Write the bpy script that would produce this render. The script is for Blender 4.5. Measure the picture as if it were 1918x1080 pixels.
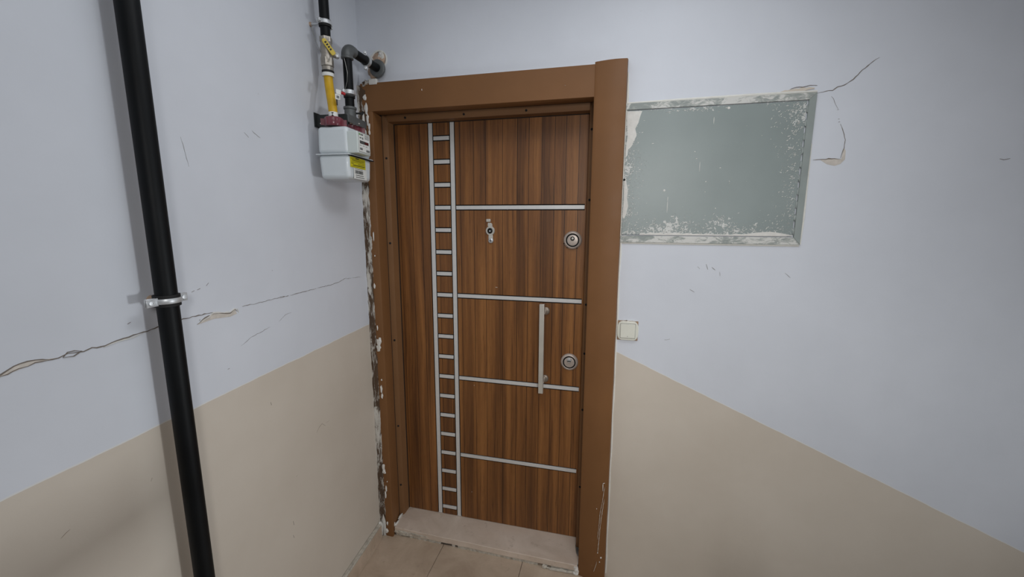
import bpy, bmesh, math, random
from mathutils import Vector, Matrix, noise as mnoise
for o in list(bpy.data.objects): bpy.data.objects.remove(o, do_unlink=True)
SC = bpy.context.scene; COL = SC.collection
R = math.radians
random.seed(7)

# ------------------------------------------------------------------ camera
EYE = Vector((0.0, 0.0, 1.5988))
pitch, yaw, roll = -.16299943, .23861885, .00362278
fwd = Vector((-math.sin(yaw)*math.cos(pitch), math.cos(yaw)*math.cos(pitch), math.sin(pitch)))
rt = Vector((math.cos(yaw), math.sin(yaw), 0)); up = rt.cross(fwd)
r_ = rt*math.cos(roll) + up*math.sin(roll); u_ = up*math.cos(roll) - rt*math.sin(roll)
cd = bpy.data.cameras.new('camera'); cam = bpy.data.objects.new('camera', cd); COL.objects.link(cam)
cd.sensor_fit = 'HORIZONTAL'; cd.sensor_width = 36.0; cd.lens = 36.0*767.568/1918.0; cd.clip_start = .02
cam.matrix_world = Matrix(((r_.x, u_.x, -fwd.x, EYE.x), (r_.y, u_.y, -fwd.y, EYE.y), (r_.z, u_.z, -fwd.z, EYE.z), (0, 0, 0, 1)))
SC.camera = cam

# ------------------------------------------------------------------ world, lights, exposure
w = bpy.data.worlds.new('world'); SC.world = w; w.use_nodes = True
w.node_tree.nodes['Background'].inputs[0].default_value = (.60, .66, .75, 1)
w.node_tree.nodes['Background'].inputs[1].default_value = .35
def area(name, loc, target, sx, sy, power, colr, shape='RECTANGLE', spread=180):
    l = bpy.data.lights.new(name, 'AREA'); l.shape = shape; l.size = sx; l.size_y = sy; l.energy = power; l.color = colr
    l.spread = R(spread)
    o = bpy.data.objects.new(name, l); COL.objects.link(o); o.location = loc
    o.rotation_euler = (Vector(target)-Vector(loc)).to_track_quat('-Z', 'Y').to_euler(); return o
area('landing_ambient_fill', (-.15, .65, 2.7), (-.15, .65, 0), 1.2, 1.2, 7.4, (.94, .965, 1.0))  # broad soft fill added overhead in place of ambient light
area('door_ceiling_light', (.25, .9, 2.6), (.25, .9, 0), .42, .42, 4.6, (.94, .965, 1.0), 'DISK')
area('stairwell_window_light', (3.38, .75, .6), (-1.0, .9, 1.3), .4, .4, 3.6, (.93, .965, 1.0))
area('stairwell_lamp', (3.3, .8, .75), (-1.0, .9, 1.0), .3, .3, 4.4, (.93, .965, 1.0), spread=62)
area('fill_behind_viewer', (.3, -.55, 1.92), (.05, 1.7, .95), .3, .3, 6.6, (1.0, .985, .97), spread=100)  # unseen fill added behind the viewer to brighten the door front
SC.view_settings.view_transform = 'Standard'; SC.view_settings.look = 'None'
SC.view_settings.gamma = 1; SC.view_settings.use_curve_mapping = False
SC.view_settings.exposure = -0.06

# ------------------------------------------------------------------ materials
def lin(c): return tuple(((v/255)/12.92 if v/255 <= .04045 else ((v/255+.055)/1.055)**2.4) for v in c)+(1,)
class NT:
    def __init__(s, name):
        s.m = bpy.data.materials.new(name); s.m.use_nodes = True; s.t = s.m.node_tree; s.b = s.t.nodes['Principled BSDF']
    def n(s, typ, **kw):
        x = s.t.nodes.new(typ)
        for k, v in kw.items(): setattr(x, k, v)
        return x
    def l(s, a, b): s.t.links.new(a, b)
    def math(s, op, a, b=None, c=None, clamp=False):
        x = s.n('ShaderNodeMath', operation=op); x.use_clamp = clamp
        for i, v in enumerate((a, b, c)):
            if v is None: continue
            if isinstance(v, (int, float)): x.inputs[i].default_value = v
            else: s.l(v, x.inputs[i])
        return x.outputs[0]
    def mix(s, f, a, b, mode='MIX'):
        x = s.n('ShaderNodeMix', data_type='RGBA', blend_type=mode)
        for i, v in ((0, f), (6, a), (7, b)):
            if isinstance(v, (int, float, tuple)): x.inputs[i].default_value = v
            else: s.l(v, x.inputs[i])
        return x.outputs[2]
    def co(s, scale=(1, 1, 1), rot=(0, 0, 0)):
        tc = s.n('ShaderNodeTexCoord'); mp = s.n('ShaderNodeMapping'); mp.inputs[3].default_value = scale; mp.inputs[2].default_value = rot
        s.l(tc.outputs['Object'], mp.inputs[0]); return mp.outputs[0]
    def noise(s, vec, scale, detail=3, rough=.5, dist=0):
        x = s.n('ShaderNodeTexNoise'); s.l(vec, x.inputs['Vector']); x.inputs['Scale'].default_value = scale
        x.inputs['Detail'].default_value = detail; x.inputs['Roughness'].default_value = rough; x.inputs['Distortion'].default_value = dist
        return x.outputs[0]
    def ramp(s, f, stops):
        x = s.n('ShaderNodeValToRGB'); s.l(f, x.inputs[0]); e = x.color_ramp.elements
        while len(e) < len(stops): e.new(.5)
        for el, (p, c) in zip(e, stops): el.position = p; el.color = c if isinstance(c, tuple) else (c, c, c, 1)
        return x.outputs[0]
    def bump(s, h, strength, dist=.002):
        x = s.n('ShaderNodeBump'); x.inputs['Strength'].default_value = strength; x.inputs['Distance'].default_value = dist
        s.l(h, x.inputs['Height']); s.l(x.outputs[0], s.b.inputs['Normal'])
    def xyz(s, vec):
        x = s.n('ShaderNodeSeparateXYZ'); s.l(vec, x.inputs[0]); return x.outputs
    def base(s, c):
        if isinstance(c, tuple): s.b.inputs['Base Color'].default_value = c
        else: s.l(c, s.b.inputs['Base Color'])
    def rough(s, v):
        if isinstance(v, (int, float)): s.b.inputs['Roughness'].default_value = v
        else: s.l(v, s.b.inputs['Roughness'])

def simple(name, c, rough=.5, metal=0, var=.0, vscale=20, bump=0, bscale=80, coat=0):
    t = NT(name); v = t.co()
    cl = lin(c)
    if var:
        n = t.noise(v, vscale, 4)
        d = tuple(x*(1-var) for x in cl[:3])+(1,); l2 = tuple(min(1, x*(1+var)) for x in cl[:3])+(1,)
        t.base(t.ramp(n, [(.3, d), (.7, l2)]))
    else: t.base(cl)
    t.rough(rough); t.b.inputs['Metallic'].default_value = metal
    if coat: t.b.inputs['Coat Weight'].default_value = coat
    if bump: t.bump(t.noise(v, bscale, 4), bump)
    return t.m

WHITE = (210, 214, 222); BEIGE = (193, 181, 167)
def wall_mat(name, kind):
    t = NT(name); v = t.co(); X, Y, Z = t.xyz(v)
    wob = t.math('MULTIPLY', t.math('SUBTRACT', t.noise(v, 14, 3), .5), .006)
    if kind == 'left': lvl = t.math('ADD', wob, 1.117)
    elif kind == 'back':
        diag = t.math('ADD', t.math('MULTIPLY', X, -.437), 1.081)
        lvl = t.math('ADD', t.math('MINIMUM', diag, 1.117), wob)
    else: lvl = t.math('ADD', wob, 1.117 if kind == 'plain' else -9)
    d = t.math('SUBTRACT', Z, lvl)
    f = t.math('GREATER_THAN', d, 0)
    big = t.noise(v, 1.7, 4, .6); fine = t.noise(v, 11, 5, .6)
    wcol = t.ramp(big, [(.3, lin((203, 207, 214))), (.7, lin((213, 217, 224)))])
    bcol = t.ramp(big, [(.3, lin((196, 186, 172))), (.7, lin((206, 197, 184)))])
    col = t.mix(f, bcol, wcol)
    lip = t.math('MULTIPLY', t.math('LESS_THAN', t.math('ABSOLUTE', t.math('SUBTRACT', d, .0015)), .0018), .5)
    if kind in ('left', 'back'): col = t.mix(lip, col, lin((224, 222, 214)))
    # scuffs: sparse grey marks where a stretched noise peaks
    v2 = t.co((1, 1, 2.2), (0, .5, 0)); sc = t.noise(v2, 7, 6, .68)
    v3 = t.co((1.3, 1.3, 1.3)); gate = t.noise(v3, 1.3, 2)
    scf = t.math('MULTIPLY', t.ramp(sc, [(.69, 0.0), (.76, 1.0)]), t.ramp(gate, [(.5, 0.0), (.62, 1.0)]))
    col = t.mix(t.math('MULTIPLY', scf, .35), col, lin((120, 118, 116)))
    sp = t.n('ShaderNodeTexVoronoi'); t.l(v, sp.inputs['Vector']); sp.inputs['Scale'].default_value = 9
    spk = t.math('LESS_THAN', sp.outputs['Distance'], t.math('MULTIPLY', t.math('SUBTRACT', t.noise(v, 3.1, 1), .52), .12))
    col = t.mix(t.math('MULTIPLY', spk, .4), col, lin((110, 105, 100)))
    t.base(col); t.rough(t.math('ADD', t.math('MULTIPLY', f, .06), .5))
    t.b.inputs['Specular IOR Level'].default_value = .35
    h = t.math('ADD', t.math('MULTIPLY', big, 1.6), t.math('MULTIPLY', t.noise(v, 38, 5, .6), .22))
    h = t.math('ADD', h, t.math('MULTIPLY', t.noise(t.co((1, 1, .3)), 6, 3, .5), .8))
    t.bump(h, .35, .006)
    return t.m
M = {}
M['wall_left'] = wall_mat('plaster_two_tone_left', 'left')
M['wall_back'] = wall_mat('plaster_two_tone_stair', 'back')
M['wall_plain'] = wall_mat('plaster_two_tone', 'plain')
M['ceiling'] = simple('ceiling_paint', (214, 217, 222), .7, var=.03, bump=.2)

def frame_paint(name, c, seed=0):
    t = NT(name); v = t.co(); n = t.noise(v, 5, 4, .6)
    c1 = lin(c); c0 = tuple(x*.88 for x in c1[:3])+(1,)
    col = t.ramp(n, [(.3, c0), (.7, c1)])
    sc = t.noise(t.co((9, 9, 1.2)), 9, 4, .7)
    col = t.mix(t.math('MULTIPLY', t.ramp(sc, [(.70, 0.0), (.76, 1.0)]), .25), col, lin((180, 160, 140)))
    t.base(col); t.rough(t.ramp(t.noise(v, 12, 3), [(.3, .5), (.7, .6)]))
    t.b.inputs['Specular IOR Level'].default_value = .3; t.bump(t.noise(v, 90, 3), .05, .001); return t.m
M['frame'] = frame_paint('brown_frame_paint', (122, 84, 50))
M['frame_in'] = frame_paint('brown_lit_stop_paint', (128, 92, 60))  # frame brown raised: light on the stop faces put into the colour
M['black'] = simple('black_gap', (10, 9, 8), .8)
M['alu'] = simple('brushed_aluminium_strip', (212, 212, 210), .42, .15, var=.03, vscale=60, bump=.05, bscale=200)
M['steel'] = simple('satin_steel', (212, 208, 198), .36, .45, var=.05)
M['chrome'] = simple('bright_zinc', (206, 209, 211), .42, .6)
M['steel_dark'] = simple('dark_recess_metal', (30, 29, 27), .4, .5)
M['lockface'] = simple('brushed_lock_face', (186, 174, 164), .42, .35, var=.08, vscale=120)

def wood_mat():
    t = NT('walnut_laminate')
    v = t.co((1, 1, 1)); X, Y, Z = t.xyz(v)
    wav = t.math('MULTIPLY', t.math('SUBTRACT', t.noise(t.co((1.2, 1, .9)), 1.6, 2), .5), .03)
    xs = t.math('ADD', X, wav)
    # broad veneer bands, each with its own tone
    cmb = t.n('ShaderNodeCombineXYZ'); t.l(xs, cmb.inputs[0]); t.l(t.math('MULTIPLY', Z, .03), cmb.inputs[2])
    band = t.noise(cmb.outputs[0], 16, 2, .6)
    band2 = t.noise(cmb.outputs[0], 44, 2, .5)
    cmb2 = t.n('ShaderNodeCombineXYZ'); t.l(xs, cmb2.inputs[0]); t.l(t.math('MULTIPLY', Z, .018), cmb2.inputs[2])
    grain = t.noise(cmb2.outputs[0], 150, 5, .7)
    cmb3 = t.n('ShaderNodeCombineXYZ'); t.l(xs, cmb3.inputs[0]); t.l(t.math('MULTIPLY', Z, .05), cmb3.inputs[2])
    pore = t.noise(cmb3.outputs[0], 420, 3, .6)
    s = t.math('ADD', t.math('MULTIPLY', band, .5), t.math('ADD', t.math('MULTIPLY', band2, .25), t.math('MULTIPLY', grain, .25)))
    col = t.ramp(s, [(.34, lin((78, 48, 27))), (.43, lin((102, 66, 36))), (.52, lin((128, 84, 45))), (.62, lin((152, 103, 57)))])
    dk = t.ramp(grain, [(.32, 1.0), (.40, 0.0)])
    col = t.mix(t.math('MULTIPLY', dk, .92), col, lin((40, 22, 12)))
    # thin joint lines between veneer strips
    vo = t.n('ShaderNodeTexVoronoi', feature='DISTANCE_TO_EDGE', voronoi_dimensions='1D'); vo.inputs['Scale'].default_value = 16; vo.inputs['Randomness'].default_value = .9
    t.l(t.math('ADD', X, t.math('MULTIPLY', wav, .12)), vo.inputs['W'])
    ln = t.math('LESS_THAN', vo.outputs['Distance'], .018)
    col = t.mix(t.math('MULTIPLY', ln, .9), col, lin((34, 18, 10)))
    col = t.mix(t.math('MULTIPLY', t.math('SUBTRACT', pore, .45, clamp=True), .9), col, lin((56, 30, 16)))
    t.base(col); t.rough(.42); t.b.inputs['Specular IOR Level'].default_value = .4
    t.bump(grain, .08, .0008); return t.m
M['wood'] = wood_mat()

def marble(name, a, b, seedrot=0):
    t = NT(name); v = t.co((1, 1, 1), (0, 0, seedrot))
    n = t.noise(v, 6, 7, .65, .7); n2 = t.noise(v, 30, 5, .6); n3 = t.noise(t.co((.6, 3.2, 1), (0, 0, .5+seedrot)), 4, 5, .6, .6)
    col = t.ramp(n, [(.3, lin(a)), (.7, lin(b))])
    col = t.mix(t.math('MULTIPLY', t.ramp(n3, [(.5, 0.0), (.7, 1.0)]), .35), col, lin((206, 184, 164)))
    col = t.mix(t.math('MULTIPLY', t.ramp(n2, [(.60, 0.0), (.72, 1.0)]), .35), col, lin((136, 120, 102)))
    t.base(col); t.rough(t.ramp(n2, [(.3, .35), (.7, .5)])); t.bump(n2, .06, .001); return t.m
M['sill'] = marble('marble_sill', (192, 176, 160), (214, 200, 186), .7)
M['tile'] = marble('marble_floor_tile', (168, 149, 129), (196, 178, 158))
M['grout'] = simple('cement_grout', (120, 112, 102), .85, var=.2, vscale=90, bump=.5)
M['oldgrout'] = simple('dirty_cement_joint', (186, 180, 168), .9, var=.25, vscale=60, bump=.8, bscale=120)
M['plaster'] = simple('raw_white_plaster', (214, 212, 206), .85, var=.07, vscale=60, bump=.6, bscale=90)
M['caulk'] = simple('white_caulk', (218, 217, 210), .6, var=.05, vscale=60)
M['foam'] = simple('tan_filler', (176, 152, 132), .9, var=.25, vscale=50, bump=.8, bscale=70)
def mess():
    t = NT('crumbled_plaster_on_brown'); v = t.co((1, 1, .22))
    n = t.noise(v, 60, 5, .7, .5); n2 = t.noise(v, 22, 3, .6)
    f = t.ramp(t.math('ADD', t.math('MULTIPLY', n, .6), t.math('MULTIPLY', n2, .4)), [(.47, 0.0), (.55, 1.0)])
    t.base(t.mix(f, lin((78, 60, 44)), lin((192, 188, 180)))); t.rough(.9); t.bump(n, 1.0, .004); return t.m
M['mess'] = mess()
M['pipe'] = simple('black_pipe_paint', (9, 12, 14), .5, 0, var=.25, vscale=14, bump=.08, bscale=60)
M['pipe'].node_tree.nodes['Principled BSDF'].inputs['Specular IOR Level'].default_value = .2
M['fitting'] = simple('grey_iron_fitting', (92, 95, 95), .45, .15, var=.1)
M['rubber'] = simple('black_rubber', (14, 14, 14), .7)
M['nickel'] = simple('nickel_valve_body', (158, 152, 142), .38, .65, var=.12, vscale=60)
M['yellow'] = simple('yellow_gas_hose', (200, 158, 10), .45, var=.08, vscale=40)
M['lever'] = simple('pale_yellow_lever', (206, 182, 70), .5)
M['maroon'] = simple('maroon_plastic', (112, 52, 62), .3, var=.2, vscale=30, coat=.3)
M['bracket'] = simple('dark_bracket_paint', (44, 48, 48), .5, .2)
M['meter'] = simple('grey_meter_enamel', (204, 211, 214), .35, 0, var=.02, coat=.3)
M['index'] = simple('grey_index_plastic', (198, 206, 203), .4)
M['label'] = simple('white_label', (222, 224, 220), .45)
M['ylabel'] = simple('yellow_sticker', (206, 196, 30), .45)
M['ink'] = simple('black_print', (34, 34, 34), .6)
M['inkgrey'] = simple('grey_print', (110, 112, 112), .6)
M['green'] = simple('green_print', (90, 150, 80), .6)
M['red'] = simple('red_plastic', (170, 20, 28), .4)
M['darkred'] = simple('dark_red_window', (84, 26, 28), .3)
M['wire'] = simple('seal_wire', (150, 150, 146), .35, .8)
M['ivory'] = simple('ivory_switch_plastic', (216, 216, 204), .3, var=.02, coat=.2)
M['switchback'] = simple('brown_stained_backplate', (150, 124, 100), .6, var=.15, vscale=50)
M['crack'] = simple('crack_shadow_dirt', (118, 110, 102), .95)
M['peel'] = simple('peeled_undercoat', (198, 191, 182), .9, var=.12, vscale=60, bump=.4)
M['scuff'] = simple('grey_scuff', (150, 150, 150), .9)
M['dimsteel'] = simple('dull_steel', (140, 128, 116), .45, .5); M['gap'] = M['black']; M['scuff_beige'] = simple('brown_scuff', (150, 138, 124), .9)

def panel_mat(name, w, h, amt, base=(136, 146, 144)):
    t = NT(name); v = t.co(); X, Y, Z = t.xyz(v)   # object origin at the lower left corner
    dl = X; dr = t.math('SUBTRACT', w, X); db = Z; dt = t.math('SUBTRACT', h, Z)
    def near(d, r): return t.math('SUBTRACT', 1, t.math('DIVIDE', d, r), clamp=True)
    side = t.math('MAXIMUM', near(dl, .075), t.math('MULTIPLY', near(dr, .10), .85))
    m = t.math('MAXIMUM', side, t.math('MAXIMUM', near(db, .10), t.math('MULTIPLY', near(dt, .03), .75)))
    n = t.noise(v, 70, 5, .62, 1.6); n2 = t.noise(v, 9, 3, .6); n3 = t.noise(t.co((1, 1, 2.5), (0, .6, 0)), 150, 3, .6, .8)
    s = t.math('ADD', t.math('MULTIPLY', n, .62), t.math('MULTIPLY', n2, .38))
    s = t.math('ADD', s, t.math('MULTIPLY', m, amt))
    f = t.ramp(s, [(.655, 0.0), (.675, 1.0)])
    s2 = t.math('ADD', n3, t.math('MULTIPLY', m, .12)); f2 = t.ramp(s2, [(.72, 0.0), (.74, 1.0)])
    f = t.math('MAXIMUM', f, t.math('MULTIPLY', f2, .7))
    bc = t.ramp(t.noise(v, 4, 4), [(.3, lin(tuple(c-5 for c in base))), (.7, lin(tuple(c+4 for c in base)))])
    t.base(t.mix(f, bc, lin((205, 206, 202)))); t.rough(t.math('ADD', t.math('MULTIPLY', f, .35), .42))
    t.bump(f, .6, .0015); return t.m

# ------------------------------------------------------------------ mesh helpers
def put(name, bm, m, parent=None, loc=None, smooth=False, bevel=0, bseg=2, subsurf=0):
    me = bpy.data.meshes.new(name); bmesh.ops.recalc_face_normals(bm, faces=bm.faces); bm.to_mesh(me); bm.free()
    for x in (m if isinstance(m, (list, tuple)) else [m]): me.materials.append(M[x] if isinstance(x, str) else x)
    if smooth:
        for p in me.polygons: p.use_smooth = True
        me.set_sharp_from_angle(angle=R(38))
    o = bpy.data.objects.new(name, me); COL.objects.link(o)
    if parent: o.parent = parent
    if loc is not None: o.location = loc
    if bevel:
        b = o.modifiers.new('bevel', 'BEVEL'); b.width = bevel; b.segments = bseg; b.limit_method = 'ANGLE'; b.angle_limit = R(40)
        for p in me.polygons: p.use_smooth = True
        me.set_sharp_from_angle(angle=R(60))
    return o
def tag(o, label=None, cat=None, group=None, kind=None):
    if label: o['label'] = label
    if cat: o['category'] = cat
    if group: o['group'] = group
    if kind: o['kind'] = kind
    return o
def empty(name, loc=(0, 0, 0), rz=0):
    o = bpy.data.objects.new(name, None); COL.objects.link(o); o.location = loc; o.rotation_euler.z = rz; o.empty_display_size = .1; return o
def box(bm, x0, x1, y0, y1, z0, z1):
    v = [bm.verts.new(p) for p in ((x0, y0, z0), (x1, y0, z0), (x1, y1, z0), (x0, y1, z0), (x0, y0, z1), (x1, y0, z1), (x1, y1, z1), (x0, y1, z1))]
    for f in ((0, 3, 2, 1), (4, 5, 6, 7), (0, 1, 5, 4), (1, 2, 6, 5), (2, 3, 7, 6), (3, 0, 4, 7)): bm.faces.new([v[i] for i in f])
    return v
def bx(*a):
    bm = bmesh.new(); box(bm, *a); return bm
def prism(bm, pts, a, b, axis='y'):
    # polygon pts in the two other axes, extruded from a to b
    def P(p, h):
        return {'y': (p[0], h, p[1]), 'x': (h, p[0], p[1]), 'z': (p[0], p[1], h)}[axis]
    A = [bm.verts.new(P(p, a)) for p in pts]; B_ = [bm.verts.new(P(p, b)) for p in pts]; n = len(pts)
    bm.faces.new(A); bm.faces.new(B_[::-1])
    for i in range(n): bm.faces.new([A[i], A[(i+1) % n], B_[(i+1) % n], B_[i]])
def tube(bm, pts, rad, seg=16, caps=True):
    pts = [Vector(p) for p in pts]; rs = rad if isinstance(rad, (list, tuple)) else [rad]*len(pts)
    rings = []; prev = None
    for i, p in enumerate(pts):
        d = (pts[min(i+1, len(pts)-1)]-pts[max(i-1, 0)]).normalized()
        if prev is None: a = d.orthogonal().normalized()
        else: a = (prev-d*prev.dot(d)).normalized()
        prev = a; b = d.cross(a)
        rings.append([bm.verts.new(p+(a*math.cos(2*math.pi*k/seg)+b*math.sin(2*math.pi*k/seg))*rs[i]) for k in range(seg)])
    for q, r2 in zip(rings, rings[1:]):
        for k in range(seg): bm.faces.new([q[k], q[(k+1) % seg], r2[(k+1) % seg], r2[k]])
    if caps: bm.faces.new(rings[0][::-1]); bm.faces.new(rings[-1])
def lathe(bm, prof, origin, axis, seg=32):
    # prof: list of (radius, height along axis)
    ax = Vector(axis).normalized(); a = ax.orthogonal().normalized(); b = ax.cross(a); o = Vector(origin); rings = []
    for r, h in prof:
        if r < 1e-6: rings.append([bm.verts.new(o+ax*h)])
        else: rings.append([bm.verts.new(o+ax*h+(a*math.cos(2*math.pi*k/seg)+b*math.sin(2*math.pi*k/seg))*r) for k in range(seg)])
    for q, s in zip(rings, rings[1:]):
        for k in range(seg):
            k2 = (k+1) % seg
            if len(q) == 1 and len(s) == 1: continue
            if len(q) == 1: bm.faces.new([q[0], s[k2], s[k]])
            elif len(s) == 1: bm.faces.new([q[k], q[k2], s[0]])
            else: bm.faces.new([q[k], q[k2], s[k2], s[k]])
    if len(rings[0]) > 1: bm.faces.new(rings[0][::-1])
    if len(rings[-1]) > 1: bm.faces.new(rings[-1])
def lt(prof, origin, axis, seg=32):
    bm = bmesh.new(); lathe(bm, prof, origin, axis, seg); return bm
def tb(pts, rad, seg=16):
    bm = bmesh.new(); tube(bm, pts, rad, seg); return bm
def blob(c, s, seed=0, amp=.35, freq=3.0, sub=3):
    bm = bmesh.new(); bmesh.ops.create_icosphere(bm, subdivisions=sub, radius=1)
    for v in bm.verts:
        k = 1+amp*mnoise.noise(v.co*freq*.6+Vector((seed*3.1, seed*1.7, seed)))+amp*.5*mnoise.noise(v.co*freq*1.7+Vector((seed, 5, 2)))
        v.co = Vector((v.co.x*s[0], v.co.y*s[1], v.co.z*s[2]))*k+Vector(c)
    return bm
def rail(pts, wid, emb, pro, axis='y', jit=.0007, seed=1):
    """a ribbon of varying width following a polyline on a wall; h from emb to pro along the wall normal"""
    rnd = random.Random(seed); P = []
    for (a, b) in zip(pts, pts[1:]):
        n = max(1, int(math.dist(a, b)/.008))
        for i in range(n): P.append((a[0]+(b[0]-a[0])*i/n, a[1]+(b[1]-a[1])*i/n))
    P.append(pts[-1]); n = len(P)
    P = [(p[0]+rnd.uniform(-jit, jit), p[1]+rnd.uniform(-jit, jit)*1.6) for p in P]
    bm = bmesh.new(); rows = []
    for i, p in enumerate(P):
        q0 = P[max(0, i-1)]; q1 = P[min(n-1, i+1)]; d = Vector((q1[0]-q0[0], q1[1]-q0[1])); d = d.normalized() if d.length else Vector((1, 0))
        nn = Vector((-d.y, d.x)); ww = wid*.5*rnd.uniform(.45, 1.25)*(.25+.75*min(1, min(i, n-1-i)/3))
        a = (p[0]+nn.x*ww, p[1]+nn.y*ww); b = (p[0]-nn.x*ww, p[1]-nn.y*ww)
        f = (lambda q, h: (q[0], h, q[1])) if axis == 'y' else (lambda q, h: (h, q[0], q[1]))
        rows.append([bm.verts.new(f(a, emb)), bm.verts.new(f(a, pro)), bm.verts.new(f(b, pro)), bm.verts.new(f(b, emb))])
    for r1, r2 in zip(rows, rows[1:]):
        for k in range(4): bm.faces.new([r1[k], r1[(k+1) % 4], r2[(k+1) % 4], r2[k]])
    bm.faces.new(rows[0]); bm.faces.new(rows[-1][::-1]); return bm

# ------------------------------------------------------------------ setting
YW = 1.69        # door wall plane
LZ = math.atan2(.0693, 1.0)
WALL_O = Vector((-1.0946, 1.655, 0))
# left wall frame: local +x = into the room (normal), local y = along the wall towards the door, z up
def left_empty(name, t=0, n=0, z=0):
    c, s = math.cos(LZ), math.sin(LZ)
    nrm = Vector((c, s, 0)); al = Vector((-s, c, 0))
    return empty(name, WALL_O+nrm*n+al*t+Vector((0, 0, z)), LZ)
# wall_left: mesh in its local frame
wl = put('wall_left', bx(-.12, 0, -3.4, .05, -.02, 2.75), 'wall_left'); wl.location = WALL_O; wl.rotation_euler.z = LZ
tag(wl, 'left plaster wall, white above beige, crossed by a long crack', 'wall', kind='structure')
# wall_back (the door wall) as one mesh of boxes round the doorway
bm = bmesh.new()
box(bm, -1.20, -1.065, YW, 1.95, -.02, 2.75)
box(bm, -1.065, .012, YW, 1.95, 2.165, 2.75)
box(bm, .012, 3.5, YW, 1.95, -2.2, 2.75)
box(bm, -1.065, .012, YW+.02, 1.95, -2.2, .0)
bmesh.ops.remove_doubles(bm, verts=bm.verts, dist=1e-5)
wb = put('wall_back', bm, 'wall_back'); tag(wb, 'door wall of white plaster, its beige dado falling diagonally to the right', 'wall', kind='structure')
o = put('wall_right', bx(3.5, 3.62, -2.0, 1.95, -2.2, 2.75), 'wall_plain'); tag(o, 'stairwell end wall outside the picture', 'wall', kind='structure')
o = put('wall_front', bx(-1.3, 3.62, -1.72, -1.6, -2.2, 2.75), 'wall_plain'); tag(o, 'plaster wall behind the viewer', 'wall', kind='structure')
o = put('ceiling', bx(-1.35, 3.62, -1.72, 1.95, 2.75, 2.87), 'ceiling'); tag(o, 'white painted ceiling above the landing', 'ceiling', kind='structure')

# floor: grout bed and single tiles
fl = put('floor', bx(-1.25, .16, -1.6, 1.95, -.14, -.004), 'grout'); tag(fl, 'landing floor of brownish marble tiles before the door', 'floor', kind='structure')
xs = [-1.20, -.757, -.352, .053, .16]; ys = [-1.6, -1.2, -.8, -.4, 0, .4, .8, 1.2, 1.69]
k = 0
for i in range(4):
    for j in range(8):
        bm = bx(xs[i]+.001, xs[i+1]-.001, ys[j]+.001, ys[j+1]-.001, -.012, 0)
        t_ = put('tile', bm, 'tile', fl, bevel=.0008, bseg=1); k += 1
bm = bmesh.new(); box(bm, .16, .52, -1.6, .72, -.14, -.004); put('floor_extension', bm, 'grout', fl)
for j in range(6):
    put('tile', bx(.161, .519, -1.6+j*.39+.001, min(.719, -1.6+(j+1)*.39-.001), -.012, 0), 'tile', fl, bevel=.0008, bseg=1)
st = empty('staircase', (.16, 1.2, 0)); tag(st, 'marble stair flight going down to the right of the landing, out of frame', 'stairs', kind='structure')
for i in range(8):
    x0 = .16+i*.31-.16; z1 = -.136*(i+1)
    put('step', bx(x0, x0+.33, -.46, .49, z1-.14, z1), 'tile', st, bevel=.003)
put('landing', bx(2.48, 3.34, -.46, .49, -1.3, -1.224), 'tile', st)

hr = empty('handrail', (.455, -.4, 0)); tag(hr, 'dark handrail on thin posts along the landing edge, out of frame', 'handrail')
put('rail', bx(-.024, .024, -1.19, 1.12, .825, .925), 'wood', hr, bevel=.012, bseg=3)
for i in range(5): put('post', tb([(0, -1.1+i*.5, 0), (0, -1.1+i*.5, .83)], .009, 10), 'pipe', hr, smooth=True)

# left baseboard
bb = left_empty('baseboard_left'); tag(bb, 'low tan marble baseboard along the left wall', 'baseboard', kind='structure')
for (a, b) in ((-3.2, -2.45), (-2.448, -1.65), (-1.648, -.85), (-.848, -.012)):
    put('skirting_stone', bx(0, .020, a+.001, b, 0, .078), 'tile', bb, bevel=.0015)
    put('cement_top', bx(0, .019, a+.001, b, .078, .086), 'oldgrout', bb, bevel=.003)
put('plaster_blob', blob((.010, -.008, .050), (.011, .010, .045), 3, .4), 'plaster', bb, smooth=True)

# ------------------------------------------------------------------ cracks and peeled paint on the two walls
crA = [(-1.215, 1.336), (-1.205, 1.341), (-1.189, 1.347), (-1.168, 1.345), (-1.149, 1.340), (-1.135, 1.339), (-1.12, 1.342), (-1.094, 1.338), (-1.08, 1.341), (-1.056, 1.338), (-1.033, 1.344), (-1.01, 1.345), (-.979, 1.347), (-.945, 1.350), (-.882, 1.355), (-.799, 1.353)]
crA = [(-1.5, 1.30), (-1.36, 1.318), (-1.26, 1.325)]+crA
crA2 = [(-1.26, 1.322), (-1.215, 1.333), (-1.191, 1.337), (-1.168, 1.341), (-1.135, 1.338)]
crB = [(-.848, 1.331), (-.824, 1.344), (-.795, 1.350), (-.782, 1.347), (-.744, 1.339), (-.727, 1.346), (-.72, 1.340)]
crB2 = [(-.70, 1.349), (-.681, 1.350), (-.659, 1.348), (-.562, 1.348), (-.508, 1.346), (-.429, 1.347), (-.277, 1.347), (-.211, 1.351), (-.168, 1.359), (-.046, 1.350)]
put('peeled_patch', (lambda b: (prism(b, [(-.848, 1.331), (-.824, 1.344), (-.795, 1.350), (-.744, 1.340), (-.727, 1.346), (-.722, 1.333), (-.746, 1.329), (-.797, 1.335)], -.001, .0006, 'x'), b)[1])(bmesh.new()), 'peel', wl)
put('peeled_patch', (lambda b: (prism(b, [(-1.26, 1.324), (-1.215, 1.336), (-1.189, 1.347), (-1.168, 1.345), (-1.135, 1.339), (-1.168, 1.340), (-1.215, 1.332)], -.001, .0006, 'x'), b)[1])(bmesh.new()), 'peel', wl)
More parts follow.
